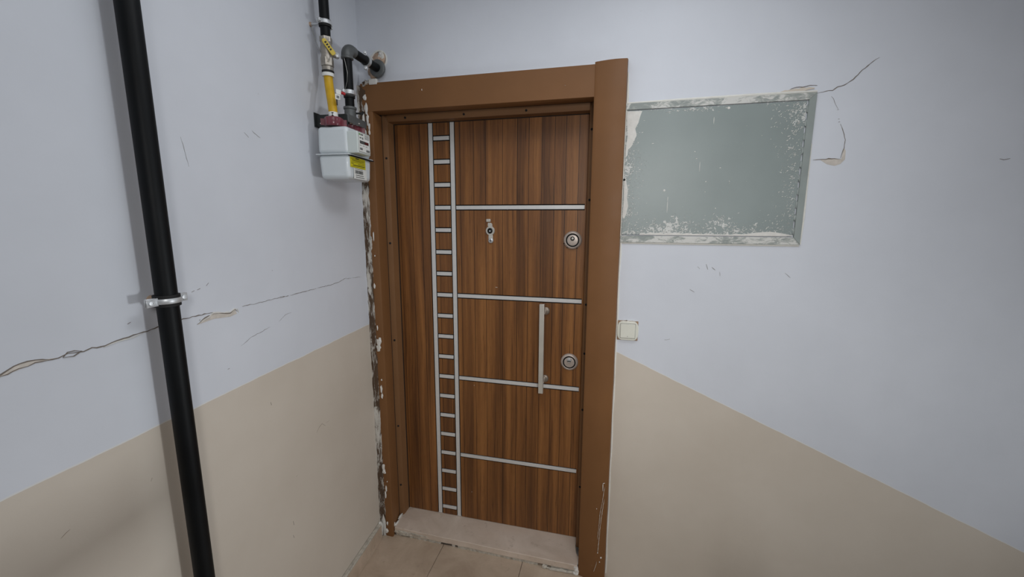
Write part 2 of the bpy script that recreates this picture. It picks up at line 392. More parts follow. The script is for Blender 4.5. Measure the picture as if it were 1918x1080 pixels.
for i, (c, wd) in enumerate(((crA, .0022), (crA2, .0016), (crB, .0022), (crB2[:3], .0018), (crB2[2:5], .0011), ([(-.548, 1.349), (-.52, 1.3465), (-.508, 1.347)], .0022), ([(-.50, 1.346), (-.429, 1.347), (-.36, 1.3475)], .0014), ([(-.352, 1.349), (-.277, 1.347), (-.211, 1.351), (-.168, 1.359), (-.12, 1.353)], .0012), ([(-.11, 1.354), (-.046, 1.350)], .0008))):
    put('crack', rail(c, wd, -.001, .0010, 'x', seed=i), 'crack', wl)
lip = [(-.835, 1.334), (-.797, 1.352), (-.782, 1.3495), (-.744, 1.3415), (-.728, 1.349), (-.72, 1.345), (-.717, 1.336)]
put('paint_lip', rail(lip, .0032, -.001, .0022, 'x', seed=9), 'plaster', wl)
put('paint_lip', rail([(-1.128, 1.338), (-1.12, 1.346), (-1.108, 1.345), (-1.098, 1.340), (-1.112, 1.335), (-1.128, 1.338)], .0018, -.001, .0018, 'x', seed=4), 'crack', wl)
put('paint_lip', rail([(-1.06, 1.336), (-1.03, 1.341), (-1.0, 1.342), (-.98, 1.345)], .0026, -.001, .0018, 'x', seed=5), 'plaster', wl)
for i, c in enumerate(([(-.852, 1.417), (-.844, 1.419)], [(-.835, 1.420), (-.827, 1.423)], [(-.809, 1.428), (-.800, 1.433)], [(-1.009, 1.372), (-1.002, 1.377)], [(-.773, 1.182), (-.766, 1.182)],
        [(-.30, 1.83-.0), (-.30, 1.829)], [(-.63, 1.02), (-.627, 1.008)], [(-.58, .55), (-.579, .535)], [(-.585, .50), (-.583, .488)], [(-1.0, 1.385), (-.94, 1.40)])):
    if i in (5, 9): continue
    put('chip', rail(c, .0032, -.001, .0008, 'x', seed=20+i), 'crack', wl)
for i, c in enumerate(([(-.60, 1.86), (-.585, 1.852), (-.57, 1.846)], [(-.63, 1.85), (-.615, 1.838)], [(-.83, 1.80), (-.822, 1.76), (-.817, 1.73)], [(-.56, 1.27), (-.53, 1.285), (-.50, 1.287)], [(-.72, 1.235), (-.68, 1.25), (-.6, 1.262)])):
    put('scuff', rail(c, .0016 if i > 1 else .004, -.001, .0004, 'x', seed=40+i), 'scuff', wl)
for i, c in enumerate(([(-.42, .80), (-.40, .815), (-.385, .818), (-.365, .80)], [(-.545, .70), (-.541, .703)], [(-.36, .81), (-.34, .808)], [(-1.01, .995), (-1.005, 1.003)], [(-1.18, .99), (-1.165, .998)])):
    put('scuff', rail(c, .0022, -.001, .0004, 'x', seed=140+i), 'scuff_beige', wl)
# door wall marks
crR = [(.658, 2.032), (.69, 2.038), (.702, 2.038), (.716, 2.048), (.735, 2.053), (.759, 2.070), (.781, 2.096), (.80, 2.115), (.824, 2.132)]
crR2 = [(.737, 1.929), (.745, 1.912), (.752, 1.895), (.757, 1.876), (.757, 1.85), (.753, 1.83), (.750, 1.816)]
crR3 = [(.750, 1.814), (.715, 1.815), (.69, 1.813), (.668, 1.813)]
yb = YW
for i, (c, wd) in enumerate(((crR, .0024), (crR2, .0022), (crR3, .0032), ([(.70, 2.02), (.707, 2.011), (.724, 1.978)], .001))):
    put('crack', rail(c, wd, yb+.001, yb-.0010, 'y', seed=60+i), 'crack', wb)
put('peeled_patch', (lambda b: (prism(b, [(.69, 1.812), (.715, 1.814), (.753, 1.814), (.757, 1.850), (.763, 1.84), (.764, 1.812), (.752, 1.797), (.735, 1.791), (.712, 1.797)], yb+.001, yb-.0006, 'y'), b)[1])(bmesh.new()), 'peel', wb)
put('chip', rail([(1.191, 1.801), (1.202, 1.798), (1.218, 1.801)], .004, yb+.001, yb-.0008, 'y', seed=70), 'crack', wb)
for i, (x, z) in enumerate(((.725, 1.975), (.731, 1.945), (.733, 1.935))):
    put('chip', rail([(x-.002, z), (x+.002, z)], .004, yb+.001, yb-.0008, 'y', seed=80+i), 'crack', wb)
for i, (a, b) in enumerate((((.322, 1.430), (.330, 1.420)), ((.352, 1.440), (.358, 1.418)), ((.372, 1.428), (.385, 1.416)), ((.400, 1.412), (.404, 1.395)), ((.300, 1.340), (.318, 1.329)), ((.62, 1.414), (.64, 1.398)), ((.22, 1.13), (.24, 1.135)))):
    put('scuff', rail([a, b], .006, yb+.001, yb-.0004, 'y', seed=90+i), 'scuff', wb)

# ------------------------------------------------------------------ door frame (trim_1)
fr = empty('trim_1', (-.56, 1.69, 0)); tag(fr, 'brown painted steel door frame around the wooden door', 'door frame', kind='structure')
FO = Vector((-.56, 1.69, 0))
def inframe(name, bm, m, **kw):
    o = put(name, bm, m, fr, **kw); o.location = -FO; return o
YF = 1.67
def profile_post(name, prof, z0, z1, m, ts=None):
    bm = bmesh.new(); prism(bm, prof, z0, z1, 'z'); return inframe(name, bm, m, smooth=True)
# left post: face, reveal flaring back
profile_post('left_post', [(-1.082, YF+.003), (-1.034, YF), (-1.0295, YF+.0025), (-1.0285, YF+.006), (-1.044, 1.766), (-1.070, 1.766), (-1.070, 1.72), (-1.082, 1.72)], 0, 2.063, 'frame')
# head
bm = bmesh.new(); prism(bm, [(YF, 2.063), (YF, 2.177), (1.73, 2.177), (1.766, 2.10), (1.766, 2.0705), (YF+.004, 2.061)], -1.082, -.090, 'x'); inframe('head', bm, 'frame', smooth=True)
# right post, front face bowed outwards
prof = [(-.090, YF-.001)]
for i in range(0, 13):
    a = i/12; prof.append((-.087+a*.113, YF-.003-.0125*math.sin(math.pi*min(1, a*1.02)*.72)))
prof += [(.029, YF+.0), (.029, 1.70), (-.05, 1.766), (-.0855, 1.766)]
profile_post('right_post', prof, 0, 2.184, 'frame')
# stops: chamfer then straight return to the leaf
profile_post('left_stop', [(-1.0465, 1.776), (-1.0236, 1.785), (-1.0236, 1.836), (-1.065, 1.836), (-1.065, 1.776)], .043, 2.075, 'frame_in')
profile_post('right_stop', [(-.0915, 1.776), (-.060, 1.776), (-.060, 1.836), (-.110, 1.836), (-.110, 1.785)], .043, 2.075, 'frame_in')
bm = bmesh.new(); prism(bm, [(1.776, 2.0675), (1.785, 2.044), (1.836, 2.044), (1.836, 2.09), (1.776, 2.09)], -1.0236, -.110, 'x'); inframe('head_stop', bm, 'frame_in', smooth=True)
# black strips painting the shade in the reveal gap, and the leaf gasket
bm = bmesh.new(); box(bm, -1.070, -1.0465, 1.768, 1.775, .043, 2.09); box(bm, -.0885, -.06, 1.768, 1.775, .043, 2.09); box(bm, -1.066, -.062, 1.768, 1.775, 2.0715, 2.09)
box(bm, -1.030, -1.0212, 1.8355, 1.8395, .047, 2.076); box(bm, -.1125, -.10, 1.8355, 1.8395, .047, 2.076); box(bm, -1.03, -.10, 1.8355, 1.8395, 2.0415, 2.076)
inframe('gap_shadow_strip', bm, 'black')
# fixing holes with black plugs
for (x, z) in ((-1.031, 1.884), (-1.030, 1.492), (-1.030, 1.011), (-1.030, .553), (-1.030, .219)):
    inframe('fixing_hole', lt([(.0050, 0), (.0050, .0014), (.003, .0018)], (-1.0350, 1.7800, z), (.35, -.94, 0), 12), 'black')
for z in (1.969, 1.687, 1.24, 1.018, .752, .365):
    inframe('fixing_hole', lt([(.0050, 0), (.0050, .0014), (.003, .0018)], (-.1005, 1.7800, z), (-.42, -.91, 0), 12), 'black')
for x in (-.914, -.639, -.367):
    inframe('fixing_hole', lt([(.0050, 0), (.0050, .0014), (.003, .0018)], (x*1.02, 1.7800, 2.057), (0, -.94, -.34), 12), 'black')
# caulk line on top and on the right
bm = bmesh.new(); tube(bm, [(-1.04, 1.688, 2.1785), (-.6, 1.688, 2.1795), (-.09, 1.688, 2.180)], .0035, 8); inframe('caulk_bead', bm, 'caulk', smooth=True)
bm = bmesh.new(); tube(bm, [(-.09, 1.688, 2.182), (-.03, 1.682, 2.186), (.03, 1.684, 2.187)], .0035, 8); inframe('caulk_bead', bm, 'caulk', smooth=True)
pts = [(.032+.0012*math.sin(i*1.9), 1.6885, .02+i*.085) for i in range(26)]
bm = bmesh.new(); tube(bm, pts, [.0035+.0012*math.sin(i*2.7) for i in range(26)], 8); inframe('caulk_bead', bm, 'caulk', smooth=True)
# ragged plaster strip between left post and wall
bm = bmesh.new(); rnd = random.Random(5); NZ = 150; rows = []
for i in range(NZ+1):
    z = 2.17*i/NZ
    xe = -1.060+.006*mnoise.noise(Vector((0, 0, z*9)))+.008*mnoise.noise(Vector((3, 0, z*31)))
    if z > 1.72: xe += .012*min(1, (z-1.72)/.15)
    elif z < 1.45: xe -= .006
    xs_ = [-1.100, -1.092, -1.084, -1.076, -1.068, xe]
    row = []
    for j, x in enumerate(xs_):
        yy = YF+.004-.010*(1-j/5)-.006*abs(mnoise.noise(Vector((x*90, 1, z*60)))) - .004*mnoise.noise(Vector((x*30, 4, z*25)))
        if j == 5: yy = YF+.004
        row.append(bm.verts.new((x+.002*mnoise.noise(Vector((j, 7, z*50))), yy, z)))
    rows.append(row)
for a, b in zip(rows, rows[1:]):
    for j in range(5): bm.faces.new([a[j], a[j+1], b[j+1], b[j]])
back = [[bm.verts.new((-1.100, 1.70, r[0].co.z)), bm.verts.new((r[5].co.x, 1.70, r[0].co.z))] for r in rows]
for a, b, r1, r2 in zip(back, back[1:], rows, rows[1:]):
    bm.faces.new([r1[0], r2[0], b[0], a[0]]); bm.faces.new([r1[5], a[1], b[1], r2[5]])
bm.faces.new(rows[0]+[back[0][1], back[0][0]]); bm.faces.new(rows[-1][::-1]+[back[-1][0], back[-1][1]])
inframe('plaster_strip', bm, 'mess', smooth=True)
for i, (x, z, sx, sz) in enumerate(((-1.050, 1.035, .013, .018), (-1.055, 1.005, .010, .016), (-1.060, .362, .010, .010), (-1.062, .385, .006, .018), (-1.053, .27, .004, .016), (-1.058, .235, .004, .02), (-1.045, .31, .002, .003),
        (-1.078, .055, .012, .05), (-1.062, .03, .008, .012), (-1.056, .075, .004, .010), (-1.06, 1.30, .004, .012), (-1.052, 1.53, .0025, .018), (-1.050, 1.44, .0015, .004), (-1.052, .80, .005, .018), (-1.05, .765, .004, .012), (-1.048, .845, .0025, .004),
        (-1.046, 2.00, .005, .014), (-1.052, 2.03, .006, .02), (-1.056, 2.075, .007, .022), (-1.047, 1.975, .004, .010), (-1.064, 1.96, .004, .03), (-1.072, 2.02, .005, .04), (-1.060, 2.12, .008, .012), (-1.056, 1.10, .003, .012))):
    inframe('plaster_blob', blob((x, YF-.002, z), (sx, .0035, sz), i*1.3, .7, 3.2, 2), 'plaster', smooth=True)
# paint chips and scratches on the right post
for i, (c, wd) in enumerate((([(.011, .488), (.004, .486), (.005, .449)], .004), ([(.012, .470), (.006, .41), (-.003, .338), (-.006, .27), (-.009, .21)], .0012), ([(.012, .41), (.006, .35), (.001, .287), (-.003, .20), (-.006, .144)], .0015), ([(-.008, .098), (-.014, .07), (-.020, .046)], .0014))):
    inframe('scratch', rail(c, wd, YF-.010, YF-.0172, 'y', seed=110+i), 'caulk')
for i, (x, z, s) in enumerate(((.009, .123, .0035), (.004, .100, .002), (-.006, .144, .002), (-.018, .36, .0015), (-.794, 2.134, .001), (-.20, 2.11, .001))):
    inframe('paint_drip', blob((x, (YF-.0155 if x > -.1 else YF), z), (s, .0035, s*(1 if x > -.5 else 4)), i, .4, 3, 2), 'caulk', smooth=True)

# ------------------------------------------------------------------ door
door = empty('door_1', (-.56, 1.84, .045)); tag(door, 'walnut veneered door with silver ladder strips and bar handle', 'door', kind='structure')
DO = Vector((-.56, 1.84, .045))
YL = 1.84
def indoor(name, bm, m, parent=None, **kw):
    o = put(name, bm, m, parent or door, **kw)
    if parent is None: o.location = -DO
    return o
# leaf face cut by grooves: solid slab behind, veneer fields in front
indoor('slab', bx(-1.06, -.065, YL+.004, YL+.06, .047, 2.078), 'black')
RLx = (-.8395, -.7325); HW = .0095; GR = .0050     # rails: centres, half width, dark groove either side
rung = [1.974-.10472*i for i in range(19)]; RH = .0085
bars = [rung[3], rung[7], rung[11], rung[15]]
z0, z1 = .047, 2.076
def field(x0, x1, a, b): indoor('veneer_field', bx(x0, x1, YL, YL+.0045, a, b), 'wood')
field(-1.06, RLx[0]-HW-GR, z0, z1)
ed = [z0]+[v for r in rung[::-1] for v in (r-RH-GR, r+RH+GR)]+[z1]
for i in range(0, len(ed), 2): field(RLx[0]+HW+GR, RLx[1]-HW-GR, ed[i], ed[i+1])
xr0 = RLx[1]+HW+GR; XB = -.1235
eb = [z0]+[v for r in bars[::-1] for v in (r-RH-GR, r+RH+GR)]+[z1]
for i in range(0, len(eb), 2): field(xr0, XB, eb[i], eb[i+1])
field(XB, -.065, z0, z1)
for x in RLx: indoor('ladder_rail', bx(x-HW, x+HW, YL-.0012, YL+.0045, z0, z1), 'alu', bevel=.0006, bseg=1)
for r in rung: indoor('ladder_rung', bx(RLx[0]+HW+GR+.0005, RLx[1]-HW-GR-.0005, YL-.0012, YL+.0045, r-RH, r+RH), 'alu', bevel=.0006, bseg=1)
for r in bars: indoor('long_bar', bx(xr0, XB, YL-.0012, YL+.0045, r-RH, r+RH), 'alu', bevel=.0006, bseg=1)
indoor('chip', blob((-.523, YL, 1.29), (.006, .0006, .001), 1, .3, 3, 2), 'caulk')
for (x, z) in ((-.705, 1.655), (-.47, 1.652), (-.66, .20), (-.64, .79)): indoor('chip', blob((x, YL, z), (.001, .0006, .003), 1, .3, 3, 1), 'caulk')
# pull handle: flat bar on two standoffs
h = indoor('pull_handle', bx(-.305, -.283, 1.772, 1.788, .812, 1.232), 'steel', bevel=.0015); h.location = -DO
for z in (1.19, .862):
    s = put('standoff', tb([(-.289, 1.787, z), (-.289, YL, z)], .008, 16), 'steel', h, smooth=True)
    s = put('foot_rosette', lt([(.018, 0), (.018, .006), (.015, .009), (.008, .010)], (-.285, YL, z), (0, -1, 0), 24), 'dimsteel', h, smooth=True)
# lock rosettes
for z, kind in ((1.516, 0), (.954, 1)):
    r = indoor('lock_rosette', lt([(.040, 0), (.0405, .004), (.037, .010), (.0315, .0125), (.0300, .012), (.0300, .008), (.0235, .008), (.0235, .0115), (.021, .0122), (0, .0122)], (-.171, YL, z), (0, -1, 0), 40), 'lockface', smooth=True)
    put('black_ring', lt([(.0300, 0), (.0300, .0012), (.0238, .0012), (.0238, 0)], (-.171, YL-.0078, z), (0, -1, 0), 40), 'black', r, smooth=True)
    zc = z+.0075
    if kind == 0:
        put('key_barrel', lt([(.0095, 0), (.0095, .0022), (.0065, .0024), (.0065, .0010), (.0060, .0010), (.0058, .0022), (0, .0022)], (-.171, YL-.0120, zc), (0, -1, 0), 24), 'steel_dark', r, smooth=True)
        put('barrel_face', lt([(.0050, 0), (.0050, .003), (.0042, .0036), (0, .0036)], (-.171, YL-.0120, zc), (0, -1, 0), 20), 'steel', r, smooth=True)
        put('keyway', bx(-.172, -.170, YL-.0162, YL-.014, zc-.004, zc+.0015), 'black', r)
        for a in (200, 235, 300): put('notch', blob((-.171+.039*math.cos(R(a)), YL-.006, z+.039*math.sin(R(a))), (.004, .005, .0025), a, .2, 2, 1), 'steel_dark', r)
    else:
        put('key_barrel', lt([(.0105, 0), (.0105, .006), (.009, .0075), (0, .0078)], (-.171, YL-.0120, zc+.004), (0, -1, 0), 24), 'chrome', r, smooth=True)
        put('keyway', bx(-.179, -.163, YL-.0206, YL-.0185, zc-.001, zc+.003), 'black', r)
# peephole with swing cover
p = indoor('peephole', lt([(.0215, 0), (.0215, .004), (.019, .0065), (.0135, .0065), (.012, .003), (0, .003)], (-.5515, YL, 1.554), (0, -1, 0), 32), 'steel', smooth=True)
put('lens_rim', lt([(.0115, 0), (.0115, .007), (.009, .008), (.0075, .004), (0, .004)], (-.5515, YL-.002, 1.554), (0, -1, 0), 24), 'steel_dark', p, smooth=True)
put('lens', lt([(.0050, 0), (.0048, .004), (.003, .0065), (0, .0072)], (-.5525, YL-.002, 1.5525), (0, -1, 0), 20), 'chrome', p, smooth=True)
bm = bmesh.new(); prism(bm, [(-.5605, 1.572), (-.5405, 1.572), (-.542, 1.585), (-.548, 1.5905), (-.562, 1.591), (-.564, 1.580)], YL, YL-.005, 'y'); put('swing_cover', bm, 'steel', p, bevel=.001)
bm = bmesh.new(); prism(bm, [(-.5595, 1.538), (-.5395, 1.538), (-.5385, 1.515), (-.5600, 1.515)], YL, YL-.005, 'y'); put('swing_cover', bm, 'steel', p, bevel=.001)
put('screw_boss', lt([(.0118, 0), (.0118, .006), (.009, .0088), (.004, .0095), (0, .0095)], (-.5485, YL, 1.509), (0, -1, 0), 24), 'chrome', p, smooth=True)
bm = bmesh.new(); box(bm, -.5555, -.5415, YL-.0099, YL-.009, 1.508, 1.510); box(bm, -.5495, -.5475, YL-.0099, YL-.009, 1.502, 1.516); put('screw_slot', bm, 'steel_dark', p)
bm = bmesh.new(); box(bm, -.5695, -.5485, YL-.010, YL, 1.594, 1.608); put('catch', bm, 'steel', p, bevel=.0025)

# ------------------------------------------------------------------ threshold (trim_2)
sl = empty('trim_2', (-.56, 1.70, 0)); tag(sl, 'worn pinkish grey marble threshold slab under the door', 'threshold', kind='structure')
SO = Vector((-.56, 1.70, 0))
def insill(name, bm, m, **kw):
    o = put(name, bm, m, sl, **kw); o.location = -SO; return o
rnd = random.Random(11)
front = []
for i in range(40):
    a = i/39; front.append((-1.027+a*.933, 1.685-a*.016+rnd.uniform(-.0012, .0012)))
outline = front+[(-.0935, 1.690), (-.093, 1.725), (-.106, 1.745), (-.112, 1.785), (-.112, 1.86), (-1.0255, 1.86), (-1.0255, 1.79), (-1.034, 1.772), (-1.036, 1.745), (-1.031, 1.735)]
bm = bmesh.new(); prism(bm, outline, .015, .0445, 'z'); insill('marble_slab', bm, 'sill', bevel=.0018)
bm = bmesh.new()
xsn = [-1.022+i*.0155 for i in range(61)]; low = []
for i in range(60):
    x0_, x1_ = xsn[i], xsn[i+1]
    gapz = (-.93 < 0) and (16 <= i <= 19 or i in (21, 48, 49, 51))
    if gapz: continue
    yf = 1.6895-(x0_+1.022)/.93*.016+rnd.uniform(-.0022, .0015)
    box(bm, x0_, x1_, yf, 1.75, -.001, .0155+rnd.uniform(-.001, .001))
insill('cement_bed', bm, 'oldgrout', bevel=.001)
insill('gap_shadow_strip', bx(-1.02, -.10, 1.71, 1.76, -.001, .0150), 'black')
insill('cement_smear', blob((-.98, 1.686, .020), (.045, .006, .013), 4, .5, 4), 'oldgrout', smooth=True)
insill('cement_smear', blob((-.89, 1.684, .026), (.05, .003, .008), 6, .6, 5), 'oldgrout', smooth=True)
insill('cement_smear', blob((-.245, 1.668, .008), (.012, .008, .010), 8, .4, 4), 'oldgrout', smooth=True)
insill('cement_smear', blob((-.17, 1.667, .006), (.07, .006, .006), 9, .5, 4), 'oldgrout', smooth=True)
for i, c in enumerate((((-.098, 1.672, .022), (.012, .010, .018)), ((-.100, 1.668, .006), (.012, .008, .009)), ((-.093, 1.70, .046), (.003, .022, .006)), ((-1.033, 1.757, .050), (.004, .022, .008)), ((-1.028, 1.715, .046), (.004, .02, .007)), ((-1.032, 1.695, .05), (.003, .006, .014)))):
    insill('plaster_blob', blob(c[0], c[1], 30+i, .5, 3), 'plaster', smooth=True)

# ------------------------------------------------------------------ steel access panel on the right
ap = empty('access_panel', (.026, YW, 1.518)); tag(ap, 'grey green painted metal wall panel spattered with white plaster, right of the door', 'access panel')
W, Hh = .629, .516
M['pframe_h'] = panel_mat('panel_frame_paint', W, .024, .0, (150, 156, 152))
def pframe_mat(name):
    t = NT(name); v = t.co((1, 1, 2.2)); n = t.noise(v, 26, 6, .7, 1.2); n2 = t.noise(v, 6, 3)
    s = t.math('ADD', t.math('MULTIPLY', n, .6), t.math('MULTIPLY', n2, .4))
    t.base(t.ramp(s, [(.44, lin((140, 147, 143))), (.50, lin((168, 171, 166))), (.53, lin((204, 204, 199)))])); t.rough(.6); t.bump(n, .7, .002); return t.m
M['pframe'] = pframe_mat('plastered_panel_frame')
M['pframe_clean'] = simple('panel_frame_green_grey', (142, 150, 147), .45, var=.08, vscale=14, bump=.2)
def side(name, poly, m):
    bm = bmesh.new(); prism(bm, poly, .002, -.0080, 'y'); return put(name, bm, m, ap, bevel=.0010, bseg=1)
gx, gz = .002, .002
side('frame_top', [(0, Hh), (W, Hh), (W-.022, Hh-.023), (.005, Hh-.023)], 'pframe')
side('frame_bottom', [(0, 0), (W, 0), (W-.022, .026), (.004, .026)], 'pframe')
side('frame_right', [(W, 0), (W, Hh), (W-.022, Hh-.023), (W-.022, .026)], 'pframe_clean')
side('frame_left', [(0, 0), (.005, .026), (.005, Hh-.023), (0, Hh)], 'caulk')
put('dark_recess', bx(.003, W-.018, .0005, .004, .022, Hh-.019), 'black', ap)
M['pdoor'] = panel_mat('panel_door_paint', W-.034, Hh-.056, .155)
put('panel_door', bx(0, W-.0340, -.0075, .001, 0, Hh-.0560), 'pdoor', ap, loc=(.0065, 0, .0300), bevel=.001, bseg=1)
# stitched welds bridging the gap along the right edge
for i in range(10):
    z = .05+i*.046; put('weld_tab', blob((W-.0245, -.0055, z), (.0036, .0022, .012), i, .5, 3, 2), 'pframe_clean', ap, smooth=True)
put('latch_hole', lt([(.0045, 0), (.0045, .001), (0, .001)], (.0085, -.0075, .239), (0, -1, 0), 12), 'black', ap)
# thick plaster smears on the panel
def smear(pts, y1, seed):
    bm = bmesh.new(); prism(bm, pts, -.006, y1, 'y'); return put('plaster_smear', bm, 'plaster', ap, bevel=.0004, bseg=1)
rnd = random.Random(3)
L1 = [(.007, .488), (.062, .487), (.056, .47), (.050, .445), (.040, .425), (.046, .40), (.036, .378), (.030, .362), (.018, .35), (.016, .33), (.008, .318), (.009, .36), (.013, .40), (.010, .43), (.0075, .46)]
smear(L1, -.0086, 1)
smear([(.0075, .235), (.013, .25), (.018, .225), (.024, .20), (.022, .17), (.028, .14), (.022, .11), (.014, .09), (.0075, .10), (.010, .16)], -.0084, 2)
pb = [(.075, .031)]
for i in range(40): pb.append((.075+i*.013, .0295))
tb_ = []
for i in range(41):
    x = .075+i*.013; tb_.append((x, .033+.006*abs(mnoise.noise(Vector((x*30, 1, 2))))*1.8+.004*abs(mnoise.noise(Vector((x*120, 3, 2))))))
smear(pb[1:]+tb_[::-1], -.0083, 3)
smear([(.43, .033), (.48, .042), (.53, .046), (.57, .040), (.60, .033), (.60, .031), (.43, .031)], -.0086, 4)
rnd = random.Random(21)
def flecks(n, fx, fz, s0, s1, name='plaster_fleck'):
    bm = bmesh.new()
    for i in range(n):
        x, z = fx(), fz(); 
        if not (.012 < x < W-.030 and .034 < z < Hh-.03): continue
        ln = rnd.uniform(s0, s1); a = rnd.uniform(-.2, 1.3); wd = rnd.uniform(.0005, .0014); c, s = math.cos(a), math.sin(a)
        pts = [(x-c*ln, z-s*ln), (x+s*wd, z-c*wd), (x+c*ln, z+s*ln*rnd.uniform(.4, 1.4)), (x-s*wd, z+c*wd)]
        prism(bm, pts, -.0070, -.0082, 'y')
    return tag(put(name, bm, 'plaster', ap), kind='stuff')
flecks(150, lambda: rnd.uniform(.02, W-.04), lambda: .034+abs(rnd.gauss(0, .03)), .001, .0055)
flecks(120, lambda: W-.035-abs(rnd.gauss(0, .03)), lambda: rnd.uniform(.05, Hh-.03), .001, .005)
flecks(70, lambda: W-.045-abs(rnd.gauss(0, .04)), lambda: Hh-.03-abs(rnd.gauss(0, .07)), .001, .006)
flecks(90, lambda: .02+abs(rnd.gauss(0, .025)), lambda: rnd.uniform(.1, Hh-.03), .001, .0055)
flecks(40, lambda: rnd.gauss(.25, .05), lambda: Hh-.031-abs(rnd.gauss(0, .006)), .001, .004)
for (x, z, sx, sz) in ((.157, .197, .004, .004), (.171, .135, .001, .022), (.171, .165, .001, .008), (.357, .481, .0045, .004), (.311, .44, .001, .012), (.255, .335, .0025, .0015), (.262, .31, .0025, .0015), (.345, .275, .0025, .0015), (.275, .28, .0008, .018), (.30, .227, .002, .002), (.095, .15, .002, .001), (.34, .13, .002, .002), (.30, .19, .0015, .0015), (.19, .10, .004, .002)):
    put('paint_drip', blob((x, -.0075, z), (sx, .0008, sz), x*90, .3, 2, 2), 'plaster', ap, smooth=True)
put('plaster_edge', rail([(.50, .521), (.54, .525), (.58, .529), (.62, .531)], .012, .001, -.003, 'y', seed=7), 'wall_back', ap)
bm = bmesh.new(); tube(bm, [(-.0, -.001, Hh+.002), (.2, -.002, Hh+.003), (.45, -.002, Hh+.004), (W, -.002, Hh+.004)], [.004, .0055, .006, .004], 8); put('plaster_edge', bm, 'caulk', ap, smooth=True)
bm = bmesh.new(); tube(bm, [(0, 0, -.002), (.2, 0, -.003), (.4, 0, -.003), (W, 0, -.003)], .004, 8); put('plaster_edge', bm, 'caulk', ap, smooth=True)
bm = bmesh.new(); tube(bm, [(W+.003, 0, 0), (W+.004, -.001, .1), (W+.003, 0, .35)], [.003, .0045, .002], 8); put('plaster_edge', bm, 'caulk', ap, smooth=True)
put('top_crack', rail([(.535, Hh+.008), (.550, Hh+.017), (.565, Hh+.022), (.585, Hh+.021), (.605, Hh+.024), (.628, Hh+.024)], .0018, 0, -.0022, 'y', seed=2), 'crack', ap)

# ------------------------------------------------------------------ light switch
sw = empty('light_switch', (.0755, YW, 1.160)); tag(sw, 'single ivory rocker light switch beside the door frame', 'light switch')
put('back_plate', bx(-.0405, .0405, -.004, 0, -.0405, .0405), 'switchback', sw, bevel=.002)
oc = []
for i in range(48):
    a = 2*math.pi*i/48; c, s = math.cos(a), math.sin(a)
    n_ = 3.2; r = 1/((abs(c)**n_+abs(s)**n_)**(1/n_)); x, z = .0420*r*c, .0400*r*s
    z = max(-.0395, min(.0395, z*1.06)); oc.append((x, z))
bm = bmesh.new(); prism(bm, oc, -.002, -.009, 'y'); put('bezel', bm, 'ivory', sw, bevel=.0025, bseg=3)
put('rocker_gap', bx(-.0300, .0300, -.0096, -.006, -.0305, .0300), 'inkgrey', sw)
bm = bmesh.new(); v = box(bm, -.0288, .0288, -.0125, -.006, -.0290, .0288)
for q in v:
    if q.co.y < -.01 and q.co.z > 0: q.co.y = -.0105
put('rocker', bm, 'ivory', sw, bevel=.0012)
put('indicator_dot', lt([(.0014, 0), (.0014, .0006), (0, .0006)], (0, -.0122, -.0225), (0, -1, 0), 12), 'inkgrey', sw)
put('plaster_ridge', rail([(-.036, .0415), (-.01, .0425), (.01, .0415), (.036, .0410)], .002, 0, -.004, 'y', seed=3), 'plaster', sw)
put('paint_chip', blob((-.006, -.004, .0425), (.003, .0012, .0012), 2, .3, 2, 1), 'crack', sw)

# ------------------------------------------------------------------ big black riser pipe with clamp (left wall)
rp = left_empty('riser_pipe', -.953, .0, 0); tag(rp, 'thick black vertical pipe running the full height of the left wall', 'pipe')
PN = .0448; PR = .0212
put('pipe', tb([(PN, 0, -.01), (PN+.001, 0, .6), (PN+.0015, -.001, 1.2), (PN+.001, 0, 1.9), (PN, 0, 2.76)], PR, 40), 'pipe', rp, smooth=True)
zc = 1.418
c = put('rubber_liner', lt([(PR, -.013), (PR+.0045, -.013), (PR+.0045, .013), (PR, .013)], (PN, 0, zc), (0, 0, 1), 40), 'rubber', rp, smooth=True)
cl = put('clamp_band', lt([(PR+.004, -.0058), (PR+.0062, -.0058), (PR+.0072, -.003), (PR+.0072, .003), (PR+.0062, .0058), (PR+.004, .0058)], (PN, 0, zc), (0, 0, 1), 40), 'chrome', rp, smooth=True)
def ear(par, org, dirv, nrm, ln=.02, wd=.010, m='chrome'):
    """a clamp lug: a bent plate pair with a screw head, sticking out from org along dirv"""
    d = Vector(dirv).normalized(); n = Vector(nrm).normalized(); s = d.cross(n); o = Vector(org)
    bm = bmesh.new()
    for off in (-.0035, .0035):
        v = box(bm, 0, 1, 0, 1, 0, 1)
        for q in v:
            a, b, c2 = q.co; q.co = o+d*(a*ln-.002)+n*(off-.0012+b*.0024)+s*((c2-.5)*2*wd)
    put('clamp_lug', bm, m, par, bevel=.0008, bseg=1)
    e = o+d*(ln*.55)
    bm = bmesh.new(); lathe(bm, [(.0058, 0), (.0062, .0015), (.0050, .0042), (.0028, .0045), (.0025, .0025), (0, .0025)], e+n*.0047, n, 16)
    lathe(bm, [(.0038, -.016), (.0038, 0)], e+n*.0047, n, 10); put('clamp_screw', bm, m, par, smooth=True)
ear(rp, (PN+.002, -PR-.004, zc), (.0, -1, 0), (1, -.25, 0), .026, .0095)
ear(rp, (PN-.002, PR+.004, zc+.0005), (0, 1, 0), (1, -.25, 0), .026, .0095)
put('wall_stud', tb([(0, 0, zc), (PN-PR, 0, zc)], .0042, 12), 'chrome', rp, smooth=True)
put('wall_plug', lt([(.0095, 0), (.009, .003), (.005, .006), (0, .006)], (0, 0, zc), (1, 0, 0), 16), 'foam', rp, smooth=True)

